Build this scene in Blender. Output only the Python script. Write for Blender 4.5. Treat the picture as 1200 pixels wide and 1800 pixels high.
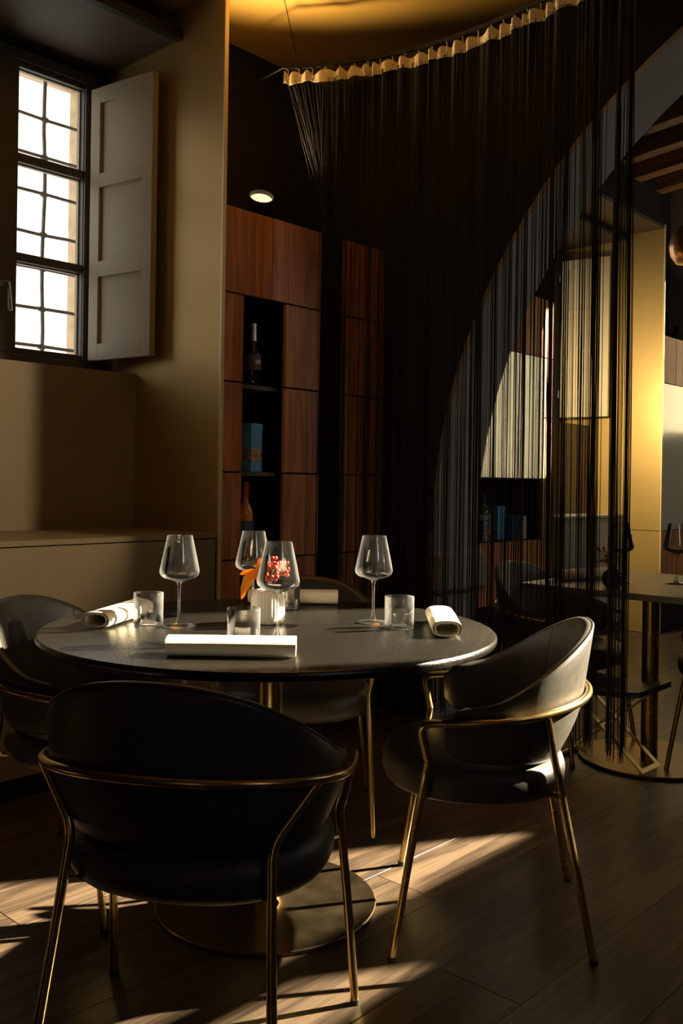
import bpy, bmesh, math, random
from mathutils import Vector, Matrix
random.seed(11)
sc = bpy.context.scene
for o in list(bpy.data.objects): bpy.data.objects.remove(o)
COL = sc.collection
PI = math.pi

# ------------------------------------------------------------------ camera
# the room is axis aligned: +x runs along the window wall away from us, +y towards the window wall
YAW = math.radians(47.5)
CU, SU = math.cos(YAW), math.sin(YAW)
def vw(X, Y):                    # layout measured as (right of, ahead of) the camera -> room x, y
    return (CU*X + SU*Y, -SU*X + CU*Y)
cam_d = bpy.data.cameras.new('camera'); cam = bpy.data.objects.new('camera', cam_d); COL.objects.link(cam)
cam_d.sensor_fit = 'VERTICAL'; cam_d.sensor_height = 36.0
cam_d.lens = 1640.0/1800.0*36.0
cam_d.shift_y = -53.0/1800.0
cam_d.clip_start = 0.05
cam.matrix_world = Matrix.Translation((0, 0, 1.13)) @ Matrix.Rotation(-YAW, 4, 'Z') @ Matrix.Rotation(PI/2, 4, 'X') @ Matrix.Rotation(math.radians(0.85), 4, 'Z')
sc.camera = cam

# ------------------------------------------------------------------ world, sun, exposure
w = bpy.data.worlds.new('sky'); sc.world = w; w.use_nodes = True
bg = w.node_tree.nodes['Background']; bg.inputs[0].default_value = (1.0, 0.955, 0.88, 1); bg.inputs[1].default_value = 2.7
SUN_AZ = math.radians(16.3)      # measured from the camera's right towards its front
SUN_EL = math.radians(27.0)
sx, sy = vw(math.cos(SUN_AZ), math.sin(SUN_AZ))
sun_dir = Vector((sx*math.cos(SUN_EL), sy*math.cos(SUN_EL), math.sin(SUN_EL)))
sl = bpy.data.lights.new('sun', 'SUN'); sl.energy = 84.0; sl.angle = math.radians(0.6); sl.color = (1.0, 0.83, 0.58)
so = bpy.data.objects.new('sun', sl); COL.objects.link(so)
so.rotation_euler = sun_dir.to_track_quat('Z', 'Y').to_euler(); so.location = (14, -8, 6)
def portal(name, loc, rot, sx_, sy_):
    l = bpy.data.lights.new(name, 'AREA'); l.shape = 'RECTANGLE'; l.size = sx_; l.size_y = sy_
    l.cycles.is_portal = True
    o = bpy.data.objects.new(name, l); COL.objects.link(o); o.location = loc; o.rotation_euler = rot
portal('window_daylight', (1.75, 4.34, 2.33), (-PI/2, 0, 0), 1.5, 1.35)
portal('window_daylight', (6.1, 4.34, 2.33), (-PI/2, 0, 0), 1.5, 1.35)
portal('window_daylight', (6.04, -.99, 3.26), (PI/2, 0, 0), 1.7, 1.60)
portal('window_daylight', (.6, -2.47, 2.58), (PI/2, 0, 0), .82, .82)  # sampling portal at the added fill window
sc.view_settings.view_transform = 'Standard'; sc.view_settings.look = 'None'
sc.view_settings.gamma = 1.0; sc.view_settings.use_curve_mapping = False
sc.view_settings.exposure = 0.0

# ------------------------------------------------------------------ materials
def new_mat(name):
    m = bpy.data.materials.new(name); m.use_nodes = True
    return m, m.node_tree, m.node_tree.nodes['Principled BSDF']
def pbr(name, col, rough=0.5, metal=0.0, spec=0.5, var=0.0, scale=20.0, bump=0.0, bscale=None, rvar=0.0, stretch=None, coat=0.0):
    m, t, b = new_mat(name); N = t.nodes; L = t.links
    b.inputs['Base Color'].default_value = (*col, 1); b.inputs['Roughness'].default_value = rough
    b.inputs['Metallic'].default_value = metal; b.inputs['Specular IOR Level'].default_value = spec
    b.inputs['Coat Weight'].default_value = coat
    if var or bump or rvar:
        tc = N.new('ShaderNodeTexCoord'); mp = N.new('ShaderNodeMapping'); L.new(tc.outputs['Object'], mp.inputs[0])
        if stretch: mp.inputs['Scale'].default_value = stretch
        nz = N.new('ShaderNodeTexNoise'); nz.inputs['Scale'].default_value = scale; nz.inputs['Detail'].default_value = 5
        L.new(mp.outputs[0], nz.inputs['Vector'])
        if var:
            r = N.new('ShaderNodeValToRGB'); L.new(nz.outputs['Fac'], r.inputs[0])
            r.color_ramp.elements[0].position = .3; r.color_ramp.elements[1].position = .7
            r.color_ramp.elements[0].color = (*[c*(1-var) for c in col], 1); r.color_ramp.elements[1].color = (*[min(1, c*(1+var)) for c in col], 1)
            L.new(r.outputs[0], b.inputs['Base Color'])
        if rvar:
            mr = N.new('ShaderNodeMapRange'); L.new(nz.outputs['Fac'], mr.inputs[0])
            mr.inputs[3].default_value = max(0, rough-rvar); mr.inputs[4].default_value = rough+rvar
            L.new(mr.outputs[0], b.inputs['Roughness'])
        if bump:
            n2 = N.new('ShaderNodeTexNoise'); n2.inputs['Scale'].default_value = bscale or scale*3; n2.inputs['Detail'].default_value = 3
            L.new(mp.outputs[0], n2.inputs['Vector'])
            bp = N.new('ShaderNodeBump'); bp.inputs['Strength'].default_value = bump; bp.inputs['Distance'].default_value = .002
            L.new(n2.outputs['Fac'], bp.inputs['Height']); L.new(bp.outputs[0], b.inputs['Normal'])
    return m
def wood(name, c1, c2, rough, along=0, tone=0.25, bump=.25, gscale=1.0, spec=.5):
    """grain runs along the object axis `along`; each piece gets its own figure and tone"""
    m, t, b = new_mat(name); N = t.nodes; L = t.links
    tc = N.new('ShaderNodeTexCoord'); oi = N.new('ShaderNodeObjectInfo')
    mul = N.new('ShaderNodeMath'); mul.operation = 'MULTIPLY'; mul.inputs[1].default_value = 37.0; L.new(oi.outputs['Random'], mul.inputs[0])
    add = N.new('ShaderNodeVectorMath'); L.new(tc.outputs['Object'], add.inputs[0]); L.new(mul.outputs[0], add.inputs[1])
    mp = N.new('ShaderNodeMapping'); L.new(add.outputs[0], mp.inputs[0])
    s = [9.0*gscale]*3; s[along] = .9*gscale; mp.inputs['Scale'].default_value = s
    n1 = N.new('ShaderNodeTexNoise'); n1.inputs['Scale'].default_value = 1.0; n1.inputs['Detail'].default_value = 3; n1.inputs['Distortion'].default_value = .8
    L.new(mp.outputs[0], n1.inputs['Vector'])
    m1 = N.new('ShaderNodeMath'); m1.operation = 'MULTIPLY'; m1.inputs[1].default_value = 22.0; L.new(n1.outputs['Fac'], m1.inputs[0])
    sn = N.new('ShaderNodeMath'); sn.operation = 'SINE'; L.new(m1.outputs[0], sn.inputs[0])
    mp2 = N.new('ShaderNodeMapping'); L.new(add.outputs[0], mp2.inputs[0]); s2 = [160.0]*3; s2[along] = 5.0; mp2.inputs['Scale'].default_value = s2
    n2 = N.new('ShaderNodeTexNoise'); n2.inputs['Scale'].default_value = 1.0; n2.inputs['Detail'].default_value = 4; L.new(mp2.outputs[0], n2.inputs['Vector'])
    m2 = N.new('ShaderNodeMath'); m2.operation = 'MULTIPLY_ADD'; m2.inputs[1].default_value = .22; L.new(sn.outputs[0], m2.inputs[0]); L.new(n2.outputs['Fac'], m2.inputs[2])
    r = N.new('ShaderNodeValToRGB'); L.new(m2.outputs[0], r.inputs[0])
    r.color_ramp.elements[0].position = .2; r.color_ramp.elements[1].position = .78
    r.color_ramp.elements[0].color = (*c1, 1); r.color_ramp.elements[1].color = (*c2, 1)
    mr = N.new('ShaderNodeMapRange'); L.new(oi.outputs['Random'], mr.inputs[0]); mr.inputs[3].default_value = 1-tone; mr.inputs[4].default_value = 1+tone
    hs = N.new('ShaderNodeHueSaturation'); L.new(r.outputs[0], hs.inputs['Color']); L.new(mr.outputs[0], hs.inputs['Value'])
    L.new(hs.outputs[0], b.inputs['Base Color']); b.inputs['Roughness'].default_value = rough; b.inputs['Specular IOR Level'].default_value = spec
    bp = N.new('ShaderNodeBump'); bp.inputs['Strength'].default_value = bump; bp.inputs['Distance'].default_value = .0015
    L.new(m2.outputs[0], bp.inputs['Height']); L.new(bp.outputs[0], b.inputs['Normal'])
    return m
def glass(name, tint=(.985, .985, .98), rough=0.055):
    """thin blown glass: Fresnel reflection over clear transmission"""
    m = bpy.data.materials.new(name); m.use_nodes = True; t = m.node_tree; t.nodes.clear()
    o = t.nodes.new('ShaderNodeOutputMaterial'); mx = t.nodes.new('ShaderNodeMixShader'); tr = t.nodes.new('ShaderNodeBsdfTransparent')
    gl = t.nodes.new('ShaderNodeBsdfGlossy'); gl.inputs['Roughness'].default_value = rough; tr.inputs[0].default_value = (*tint, 1)
    fr = t.nodes.new('ShaderNodeLayerWeight'); fr.inputs[0].default_value = .36
    rp = t.nodes.new('ShaderNodeMapRange'); rp.inputs[3].default_value = .04; rp.inputs[4].default_value = 1.0
    t.links.new(fr.outputs['Fresnel'], rp.inputs[0])
    t.links.new(rp.outputs[0], mx.inputs[0]); t.links.new(tr.outputs[0], mx.inputs[1]); t.links.new(gl.outputs[0], mx.inputs[2])
    # white mixed in to paint bright lit edges, more where the wall is seen edge-on
    df = t.nodes.new('ShaderNodeBsdfTranslucent'); df.inputs[0].default_value = (1, 1, 1, 1); d2 = t.nodes.new('ShaderNodeBsdfDiffuse'); d2.inputs[0].default_value = (1, 1, 1, 1)
    sc_ = t.nodes.new('ShaderNodeMixShader'); sc_.inputs[0].default_value = .5; t.links.new(df.outputs[0], sc_.inputs[1]); t.links.new(d2.outputs[0], sc_.inputs[2])
    pw = t.nodes.new('ShaderNodeMath'); pw.operation = 'POWER'; pw.inputs[1].default_value = 3.0; t.links.new(fr.outputs['Facing'], pw.inputs[0])
    ma = t.nodes.new('ShaderNodeMath'); ma.operation = 'MULTIPLY_ADD'; ma.inputs[1].default_value = .07; ma.inputs[2].default_value = .004; t.links.new(pw.outputs[0], ma.inputs[0])
    m2 = t.nodes.new('ShaderNodeMixShader'); t.links.new(ma.outputs[0], m2.inputs[0]); t.links.new(mx.outputs[0], m2.inputs[1]); t.links.new(sc_.outputs[0], m2.inputs[2]); t.links.new(m2.outputs[0], o.inputs[0])
    return m
def pane_mat(name):
    m = bpy.data.materials.new(name); m.use_nodes = True; t = m.node_tree; t.nodes.clear()
    o = t.nodes.new('ShaderNodeOutputMaterial'); mx = t.nodes.new('ShaderNodeMixShader'); tr = t.nodes.new('ShaderNodeBsdfTransparent')
    gl = t.nodes.new('ShaderNodeBsdfGlossy'); gl.inputs['Roughness'].default_value = .02
    mx.inputs[0].default_value = .06; tr.inputs[0].default_value = (.97, .98, .97, 1)
    t.links.new(tr.outputs[0], mx.inputs[1]); t.links.new(gl.outputs[0], mx.inputs[2]); t.links.new(mx.outputs[0], o.inputs[0])
    return m
def cloth_blind(name, col, trans):
    m = bpy.data.materials.new(name); m.use_nodes = True; t = m.node_tree; t.nodes.clear()
    o = t.nodes.new('ShaderNodeOutputMaterial'); mx = t.nodes.new('ShaderNodeMixShader')
    d = t.nodes.new('ShaderNodeBsdfDiffuse'); tr = t.nodes.new('ShaderNodeBsdfTranslucent')
    d.inputs[0].default_value = (*col, 1); tr.inputs[0].default_value = (*col, 1); mx.inputs[0].default_value = trans
    t.links.new(d.outputs[0], mx.inputs[1]); t.links.new(tr.outputs[0], mx.inputs[2]); t.links.new(mx.outputs[0], o.inputs[0])
    return m
def emis(name, col, s):
    m, t, b = new_mat(name); b.inputs['Base Color'].default_value = (*col, 1)
    b.inputs['Emission Color'].default_value = (*col, 1); b.inputs['Emission Strength'].default_value = s
    return m

M = {}
M['plank'] = wood('smoked_oak', (.030, .0195, .0125), (.090, .060, .037), .42, along=0, tone=.22, bump=.35, gscale=1.1)
M['subfloor'] = pbr('subfloor', (.012, .009, .007), .9, var=.2)
M['board'] = wood('reddish_walnut', (.32, .125, .050), (.52, .22, .090), .45, along=2, tone=.16, bump=.15, gscale=1.3, spec=.35)
M['beam'] = wood('old_beam_wood', (.055, .022, .007), (.16, .070, .020), .7, along=1, tone=.2, bump=.5)
M['black'] = pbr('black_lacquer', (.006, .006, .008), .5, var=.2, scale=40, spec=.3)
M['black_wall'] = pbr('charcoal_paint_and_shade', (.012, .010, .009), .8, var=.2, scale=6, bump=.1, spec=.25)  # paint of the window wall; on the arch wall it stands in for shade
M['gold_ceil'] = pbr('gold_ceiling_paint', (.42, .255, .055), .5, metal=.35, var=.06, scale=3, bump=.05, bscale=60, rvar=.05)
M['gold_panel'] = pbr('satin_gold_panel', (.42, .285, .105), .42, metal=.6, var=.03, scale=2, rvar=.04)
M['gold_edge'] = pbr('pale_gold_edge', (.75, .62, .36), .4, metal=.4, var=.05)
M['bronze_panel'] = pbr('bronze_beige_lacquer', (.25, .185, .10), .5, metal=.2, var=.04, scale=3)
M['soffit'] = pbr('brown_soffit_paint', (.060, .036, .017), .6, var=.08, scale=4)
M['frame_paint'] = pbr('taupe_window_paint', (.070, .058, .050), .5, var=.06, scale=10)
M['shutter'] = pbr('stone_grey_shutter_paint', (.32, .265, .175), .5, var=.04, scale=12, bump=.04)
M['stone'] = pbr('warm_sandstone', (.58, .43, .27), .9, var=.18, scale=14, bump=.5, bscale=60)
M['plaster'] = pbr('grey_arch_plaster', (.30, .285, .275), .85, var=.08, scale=7, bump=.2, bscale=40)
M['wall_plain'] = pbr('dark_plaster', (.05, .043, .038), .85, var=.15, scale=5, bump=.2)
M['iron'] = pbr('old_iron', (.28, .26, .25), .7, metal=.2, var=.3, scale=50, bump=.3)
M['steel'] = pbr('steel', (.6, .6, .6), .3, metal=1.0, var=.05)
M['brass'] = pbr('brushed_brass', (.58, .40, .17), .26, metal=1.0, var=.06, scale=30, rvar=.05)
M['brass_dark'] = pbr('aged_brass_plate', (.15, .112, .064), .36, metal=1.0, var=.18, scale=14, rvar=.08, bump=.05)
M['brass_pale'] = pbr('pale_gold_bar', (.72, .60, .27), .45, metal=.8, var=.05)
M['leather'] = pbr('black_leather', (.046, .041, .035), .44, var=.2, scale=30, bump=.2, bscale=420, spec=.45)
M['leather_blue'] = pbr('slate_leather', (.035, .040, .050), .45, var=.2, scale=30, bump=.22, bscale=400)
M['thread'] = pbr('black_thread', (.02, .018, .017), .5, var=.2, scale=80)
M['table'] = pbr('black_leathered_stone', (.0075, .0066, .0052), .25, var=.7, scale=300, bump=.45, bscale=240, rvar=.08, spec=.6)
M['table_2'] = pbr('brown_grey_stone_top', (.075, .063, .046), .42, var=.2, scale=90, bump=.1)
M['linen'] = pbr('cream_linen', (.78, .70, .55), .85, var=.05, scale=60, bump=.3, bscale=900, spec=.2)
M['ceramic'] = pbr('white_ceramic', (.80, .75, .66), .35, var=.03)
M['black_ceramic'] = pbr('black_ceramic', (.015, .014, .013), .18, var=.2)
M['glass'] = glass('clear_glass')
M['pane'] = pane_mat('window_glass')
M['berry'] = pbr('red_berry', (.55, .045, .025), .28, var=.35, scale=30)
M['stem'] = pbr('olive_stem', (.14, .11, .03), .6, var=.2)
M['string'] = pbr('black_string', (.012, .010, .009), .75, var=.3, scale=200, spec=.25)
M['tape'] = pbr('cream_curtain_tape', (.50, .42, .30), .85, var=.12, scale=90, bump=.3, bscale=500)
M['rail'] = pbr('black_rail', (.006, .0055, .005), .7, var=.1, spec=.2)
M['white_gloss'] = pbr('white_gloss_lacquer', (.66, .67, .60), .22, metal=.55, var=.02, scale=3, rvar=.03)
M['grey_top'] = pbr('grey_counter_top', (.20, .20, .21), .5, var=.06)
M['shelf'] = pbr('dark_grey_shelf', (.085, .085, .085), .5, var=.1)
M['string_black'] = M['string']
M['lamp_black'] = pbr('lamp_black', (.012, .011, .010), .5, var=.1)
M['lamp_face'] = emis('lit_lamp_face', (1.0, .78, .48), 1.2)
M['copper'] = pbr('spun_copper_shade', (.75, .42, .20), .34, metal=.85, var=.05)
M['bottle_dark'] = pbr('very_dark_bottle', (.008, .010, .008), .08, var=.1, spec=.8)
M['foil'] = pbr('silver_foil', (.62, .60, .56), .3, metal=.9, var=.1, scale=80)
M['foil_red'] = pbr('copper_red_foil', (.50, .10, .03), .4, metal=.5, var=.1)
M['amber'] = pbr('amber_liquor', (.55, .22, .03), .12, var=.1, spec=.8)
M['label_purple'] = pbr('purple_label', (.085, .045, .075), .6, var=.1)
M['label_white'] = pbr('paper_label', (.45, .42, .38), .7, var=.1)
M['label_blue'] = pbr('blue_label', (.05, .10, .20), .6, var=.1)
M['tin_blue'] = pbr('sky_blue_tin', (.10, .36, .66), .4, var=.05)
M['deep_blue'] = pbr('deep_blue_box', (.02, .10, .19), .5, var=.05)
M['olive'] = pbr('olive_glass', (.10, .10, .015), .15, var=.1, spec=.7)
M['leaf'] = cloth_blind('amber_petal', (.92, .42, .05), .5)
M['leaf_lime'] = cloth_blind('lime_leaf', (.50, .52, .06), .5)
M['blind'] = cloth_blind('added_blind_cloth', (.86, .85, .78), .27)  # translucent cloth of the added end wall blinds, glows in the door reflections
def pattern_mat(name, cols, scale):
    m, t, b = new_mat(name); N = t.nodes; L = t.links
    tc = N.new('ShaderNodeTexCoord'); v = N.new('ShaderNodeTexVoronoi'); v.inputs['Scale'].default_value = scale
    L.new(tc.outputs['Object'], v.inputs['Vector'])
    sp = N.new('ShaderNodeSeparateColor'); L.new(v.outputs['Color'], sp.inputs[0])
    r = N.new('ShaderNodeValToRGB'); r.color_ramp.interpolation = 'CONSTANT'; L.new(sp.outputs[0], r.inputs[0])
    e = r.color_ramp.elements
    while len(e) < len(cols): e.new(0.5)
    for i, c in enumerate(cols): e[i].position = i/len(cols); e[i].color = (*c, 1)
    L.new(r.outputs[0], b.inputs['Base Color']); b.inputs['Roughness'].default_value = .5
    return m
M['floral'] = pattern_mat('floral_print', [(.50, .06, .06), (.10, .30, .06), (.55, .40, .10), (.04, .22, .40), (.55, .20, .22)], 90)
M['bw_print'] = pattern_mat('black_white_print', [(.03, .03, .03), (.50, .50, .48), (.04, .04, .05), (.45, .42, .40), (.25, .05, .06)], 110)

# ------------------------------------------------------------------ mesh helpers
class MB:
    def __init__(s): s.v = []; s.f = []
    def box(s, x0, x1, y0, y1, z0, z1, c=0.0):
        if c <= 0:
            i = len(s.v)
            s.v += [(x0,y0,z0),(x1,y0,z0),(x1,y1,z0),(x0,y1,z0),(x0,y0,z1),(x1,y0,z1),(x1,y1,z1),(x0,y1,z1)]
            s.f += [(i,i+3,i+2,i+1),(i+4,i+5,i+6,i+7),(i,i+1,i+5,i+4),(i+1,i+2,i+6,i+5),(i+2,i+3,i+7,i+6),(i+3,i,i+4,i+7)]
        else:
            bm = bmesh.new(); g = bmesh.ops.create_cube(bm, size=1.0)
            for v in bm.verts:
                v.co = ((x0+x1)/2+v.co.x*(x1-x0), (y0+y1)/2+v.co.y*(y1-y0), (z0+z1)/2+v.co.z*(z1-z0))
            bmesh.ops.bevel(bm, geom=bm.edges[:], offset=c, segments=1, affect='EDGES', clamp_overlap=True)
            s.add_bm(bm); bm.free()
        return s
    def add_bm(s, bm):
        i = len(s.v); bm.verts.index_update()
        s.v += [tuple(v.co) for v in bm.verts]; s.f += [tuple(i+v.index for v in f.verts) for f in bm.faces]
    def tube(s, pts, r, n=8, cap=True, closed=False):
        pts = [Vector(p) for p in pts]; k = len(pts); i0 = len(s.v)
        rs = r if isinstance(r, (list, tuple)) else [r]*k
        up = None
        for j, p in enumerate(pts):
            if closed: t = (pts[(j+1) % k]-pts[j-1])
            else: t = pts[min(j+1, k-1)]-pts[max(j-1, 0)]
            t.normalize()
            if up is None:
                up = Vector((0,0,1)) if abs(t.z) < .9 else Vector((1,0,0))
            up = (up-t*up.dot(t)).normalized(); sd = t.cross(up)
            for a in range(n):
                q = 2*PI*a/n; s.v.append(tuple(p+(up*math.cos(q)+sd*math.sin(q))*rs[j]))
        for j in range(k if closed else k-1):
            a0 = i0+j*n; b0 = i0+((j+1) % k)*n
            for a in range(n): s.f.append((a0+a, a0+(a+1) % n, b0+(a+1) % n, b0+a))
        if cap and not closed:
            s.f.append(tuple(i0+a for a in reversed(range(n)))); s.f.append(tuple(i0+(k-1)*n+a for a in range(n)))
        return s
    def lathe(s, prof, n=32, cx=0, cy=0, mod=None):
        i0 = len(s.v); rings = []
        for (r, z) in prof:
            if r < 1e-6: rings.append([len(s.v)]); s.v.append((cx, cy, z))
            else:
                idx = []
                for a in range(n):
                    q = 2*PI*a/n; rr = r*(mod(q, z) if mod else 1); idx.append(len(s.v)); s.v.append((cx+rr*math.cos(q), cy+rr*math.sin(q), z))
                rings.append(idx)
        for A, B in zip(rings[:-1], rings[1:]):
            if len(A) == 1 and len(B) == 1: continue
            for a in range(n):
                b = (a+1) % n
                if len(A) == 1: s.f.append((A[0], B[b], B[a]))
                elif len(B) == 1: s.f.append((A[a], A[b], B[0]))
                else: s.f.append((A[a], A[b], B[b], B[a]))
        return s
    def build(s, name, mat, parent=None, smooth=False, angle=40, loc=None, rotz=0):
        me = bpy.data.meshes.new(name); me.from_pydata(s.v, [], s.f); me.validate()
        bm = bmesh.new(); bm.from_mesh(me); bmesh.ops.recalc_face_normals(bm, faces=bm.faces[:]); bm.to_mesh(me); bm.free()
        if smooth:
            me.polygons.foreach_set('use_smooth', [True]*len(me.polygons))
            me.set_sharp_from_angle(angle=math.radians(angle))
        return link(name, me, mat, parent, loc, rotz)
def link(name, me, mat, parent=None, loc=None, rotz=0):
    if mat is not None and not me.materials: me.materials.append(mat)
    o = bpy.data.objects.new(name, me); COL.objects.link(o)
    if parent is not None: o.parent = parent
    if loc is not None: o.location = loc
    o.rotation_euler.z = rotz
    return o
def tag(o, label, cat, group=None, kind=None):
    o['label'] = label; o['category'] = cat
    if group: o['group'] = group
    if kind: o['kind'] = kind
    return o
def struct(o, label=None):
    o['kind'] = 'structure'
    if label: o['label'] = label
    return o
def thing(name, label, cat, loc=(0,0,0), rotz=0, group=None):
    o = bpy.data.objects.new(name, None); COL.objects.link(o); o.empty_display_size = .05
    o.location = loc; o.rotation_euler.z = rotz
    return tag(o, label, cat, group)
def copy_tree(o, parent=None):
    c = o.copy(); COL.objects.link(c); c.parent = parent
    for ch in list(o.children): copy_tree(ch, c)
    return c
def bx(name, mat, x0, x1, y0, y1, z0, z1, parent=None, c=0.0): return MB().box(x0,x1,y0,y1,z0,z1,c).build(name, mat, parent)
def fillet(pts, r, n=5):
    pts = [Vector(p) for p in pts]; out = [pts[0]]
    for a, b, c in zip(pts[:-2], pts[1:-1], pts[2:]):
        d1 = (a-b); d2 = (c-b); rr = min(r, d1.length*.45, d2.length*.45)
        p, q = b+d1.normalized()*rr, b+d2.normalized()*rr
        for i in range(n+1):
            t = i/n; out.append(p*(1-t)**2+b*2*t*(1-t)+q*t*t)
    out.append(pts[-1]); return out

# ------------------------------------------------------------------ room shell
X0, X1, Y0, Y2 = -2.3, 7.9, -2.38, -.90          # room ends; opposite wall
YF, YB = 3.015, 3.40                    # cabinet fronts; wall behind them
ZC = 3.20                               # ceiling of the near room
N1A, N1B, N2A, N2B = .40, 2.527, 5.287, 6.894   # the two window niches
YW, YO = 3.86, 4.34                     # inner and outer face of the wall at the windows
YP = 3.61                               # parapet face
XA, XB = 3.60, 3.95                     # arch wall
WZ0, WZ1 = 1.655, 2.995                 # window opening
ZTOP = 5.6

fl = struct(bx('floor', M['subfloor'], X0-.2, X1+.2, Y0-.45, 4.4, -.12, -.02), 'dark smoked oak plank floor')
pm = MB().box(0, 1.898, 0, .2185, -.022, 0, .0006).build('plank', M['plank'], fl)
pl_me = pm.data; first = True
row = 0; yv = .85-.22*15
while yv < 3.42:
    off = [0, .71, 1.33, .38, 1.04, 1.62, .2][row % 7]
    x = X0-.3-off
    while x < X1:
        if yv > -.9 or x > 3:
            o = pm if first else bpy.data.objects.new('plank', pl_me)
            if not first: COL.objects.link(o); o.parent = fl
            first = False; o.location = (x, yv, random.uniform(-.0006, 0))
        x += 1.90
    row += 1; yv += .22

def wall_with_holes(mb, axis, a0, a1, b0, b1, z0, z1, holes):
    """slab: runs a0..a1 along axis, thickness b0..b1, with rectangular holes (a,a,z,z)"""
    def put(p0, p1, q0, q1):
        if p1-p0 > 1e-4 and q1-q0 > 1e-4:
            if axis == 'x': mb.box(p0, p1, b0, b1, q0, q1)
            else: mb.box(b0, b1, p0, p1, q0, q1)
    cuts = sorted({a0, a1, *[h[0] for h in holes], *[h[1] for h in holes]})
    for p0, p1 in zip(cuts[:-1], cuts[1:]):
        hs = sorted([(h[2], h[3]) for h in holes if h[0] <= p0+1e-6 and h[1] >= p1-1e-6]); z = z0
        for h0, h1 in hs: put(p0, p1, z, h0); z = h1
        put(p0, p1, z, z1)
    return mb
# window wall: solid between the niches, thinner with an opening inside each niche
mb = MB()
mb.box(X0-.2, N1A-.02, YB, YW+.09, -.1, ZTOP); mb.box(N1B+.03, N2A-.03, YB, YW+.09, -.1, ZTOP); mb.box(N2B+.03, X1+.2, YB, YW+.09, -.1, ZTOP)
for a_, b_ in ((X0-.2, N1A-.1), (N1B+.5, N2A-.5), (N2B+.5, X1+.2)): mb.box(a_, b_, YW+.09, YO, -.1, ZTOP)
W1 = (1.26, 2.43); W2 = (5.60, 6.78)
wall_with_holes(mb, 'x', N1A, N1B+.03, YW, YW+.09, -.1, ZTOP, [(W1[0], W1[1], WZ0, WZ1)]); wall_with_holes(mb, 'x', N1A-.1, N1B+.5, YW+.09, YO, -.1, ZTOP, [(W1[0]-.2, W1[1]+.20, WZ0-.05, WZ1+.16)])
wall_with_holes(mb, 'x', N2A-.5, N2B+.5, YW+.09, YO, -.1, ZTOP, [(W2[0]-.2, W2[1]+.2, WZ0-.05, WZ1+.16)]); wall_with_holes(mb, 'x', N2A-.03, N2B+.03, YW, YW+.09, -.1, ZTOP, [(W2[0], W2[1], WZ0, WZ1)])
struct(mb.build('wall_window', M['black_wall']), 'charcoal wall with two deep window niches')
# opposite wall, with the high window the sun comes through
SW = (5.18, 6.88, 2.44, 4.06); NW = (.20, 1.00, 2.18, 2.98); SW2 = (4.93, 5.56, 2.19, 2.41)  # NW is an added fill opening, SW2 an added one for floor sun
mb = wall_with_holes(MB(), 'x', X0-.2, 3.95, Y0-.08, Y0, -.1, ZTOP, [NW]); mb.box(3.952, 4.03, Y0-.08, Y2, -.1, ZTOP)
struct(wall_with_holes(mb, 'x', 4.03, X1+.2, Y2-.08, Y2, -.1, ZTOP, [SW, SW2]).build('wall_opposite', M['wall_plain']), 'dark plaster wall opposite the niches')
struct(bx('wall_rear', M['wall_plain'], X0-.2, X0, Y0, YO, -.1, ZTOP), 'dark plaster wall behind the viewer')
# far end wall: added windows with glowing blinds, and two slots cut for the sun strips
ENDH = [(.48, 1.31, 1.10, 2.62), (1.330, 1.402, 2.80, 3.86), (2.394, 2.420, 2.10, 3.30), (2.46, 2.98, 1.60, 2.60)]
struct(wall_with_holes(MB(), 'y', Y2-.08, YO, X1, X1+.03, -.1, ZTOP, ENDH).build('wall_end', M['wall_plain']), 'dark plaster end wall of the far room')
for i, h in enumerate((ENDH[0], ENDH[3])):
    t = thing('added_glow_blind', ['added glowing white blind on the unseen broad end window', 'added glowing white blind on the unseen window nearest the niche corner'][i], 'blind', (X1-.03, (h[0]+h[1])/2, h[2]))
    hw = (h[1]-h[0])/2+.02
    bx('blind_cloth', M['blind'], 0, .002, -hw, hw, -.01, h[3]-h[2]+.02, t); MB().tube([(.0, -hw, h[3]-h[2]+.04), (.0, hw, h[3]-h[2]+.04)], .025, 10).build('roller', M['lamp_black'], t, True)
    MB().tube([(.001, -hw, -.012), (.001, hw, -.012)], .008, 8).build('bottom_bar', M['lamp_black'], t, True)

# arch wall: the shade on its face is put into the dark colour
AC, AZ, AR = .32, .88, 2.375
mb = MB(); seg = 48; zt = ZTOP
outer = []
for i in range(seg+1):
    a = PI*i/seg; outer.append((AC+AR*math.cos(a), AZ+AR*math.sin(a)))
prof = [(AC+AR, -.1)]+outer+[(AC-AR, -.1)]
for xx in (XA, XB):
    for (y, z) in prof: mb.v.append((xx, y, z))
    mb.v += [(xx, YO, -.1), (xx, YO, zt), (xx, Y0, zt), (xx, Y0, -.1)]
K = len(prof)+4; n = len(prof)
for s_, b in ((0, 0), (1, K)):
    def fc(*idx): mb.f.append(tuple(b+i for i in (idx if s_ else idx[::-1])))
    half = 1+seg//2
    for i in range(0, half): mb.f.append((b+i, b+i+1, b+n+1)) if i else mb.f.append((b+0, b+1, b+n+1))
    mb.f.append((b+0, b+n+1, b+n+0))
    for i in range(half, n-1): mb.f.append((b+i, b+i+1, b+n+2))
    mb.f.append((b+half, b+n+2, b+n+1)); mb.f.append((b+n-1, b+n+3, b+n+2))
def quad(i, j): mb.f.append((i, j, K+j, K+i))
quad(n, n+1); quad(n+1, n+2); quad(n+2, n+3)
aw = struct(mb.build('wall_arch', M['black_wall']), 'wall coloured dark for shade, pierced by a wide round arch')
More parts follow.
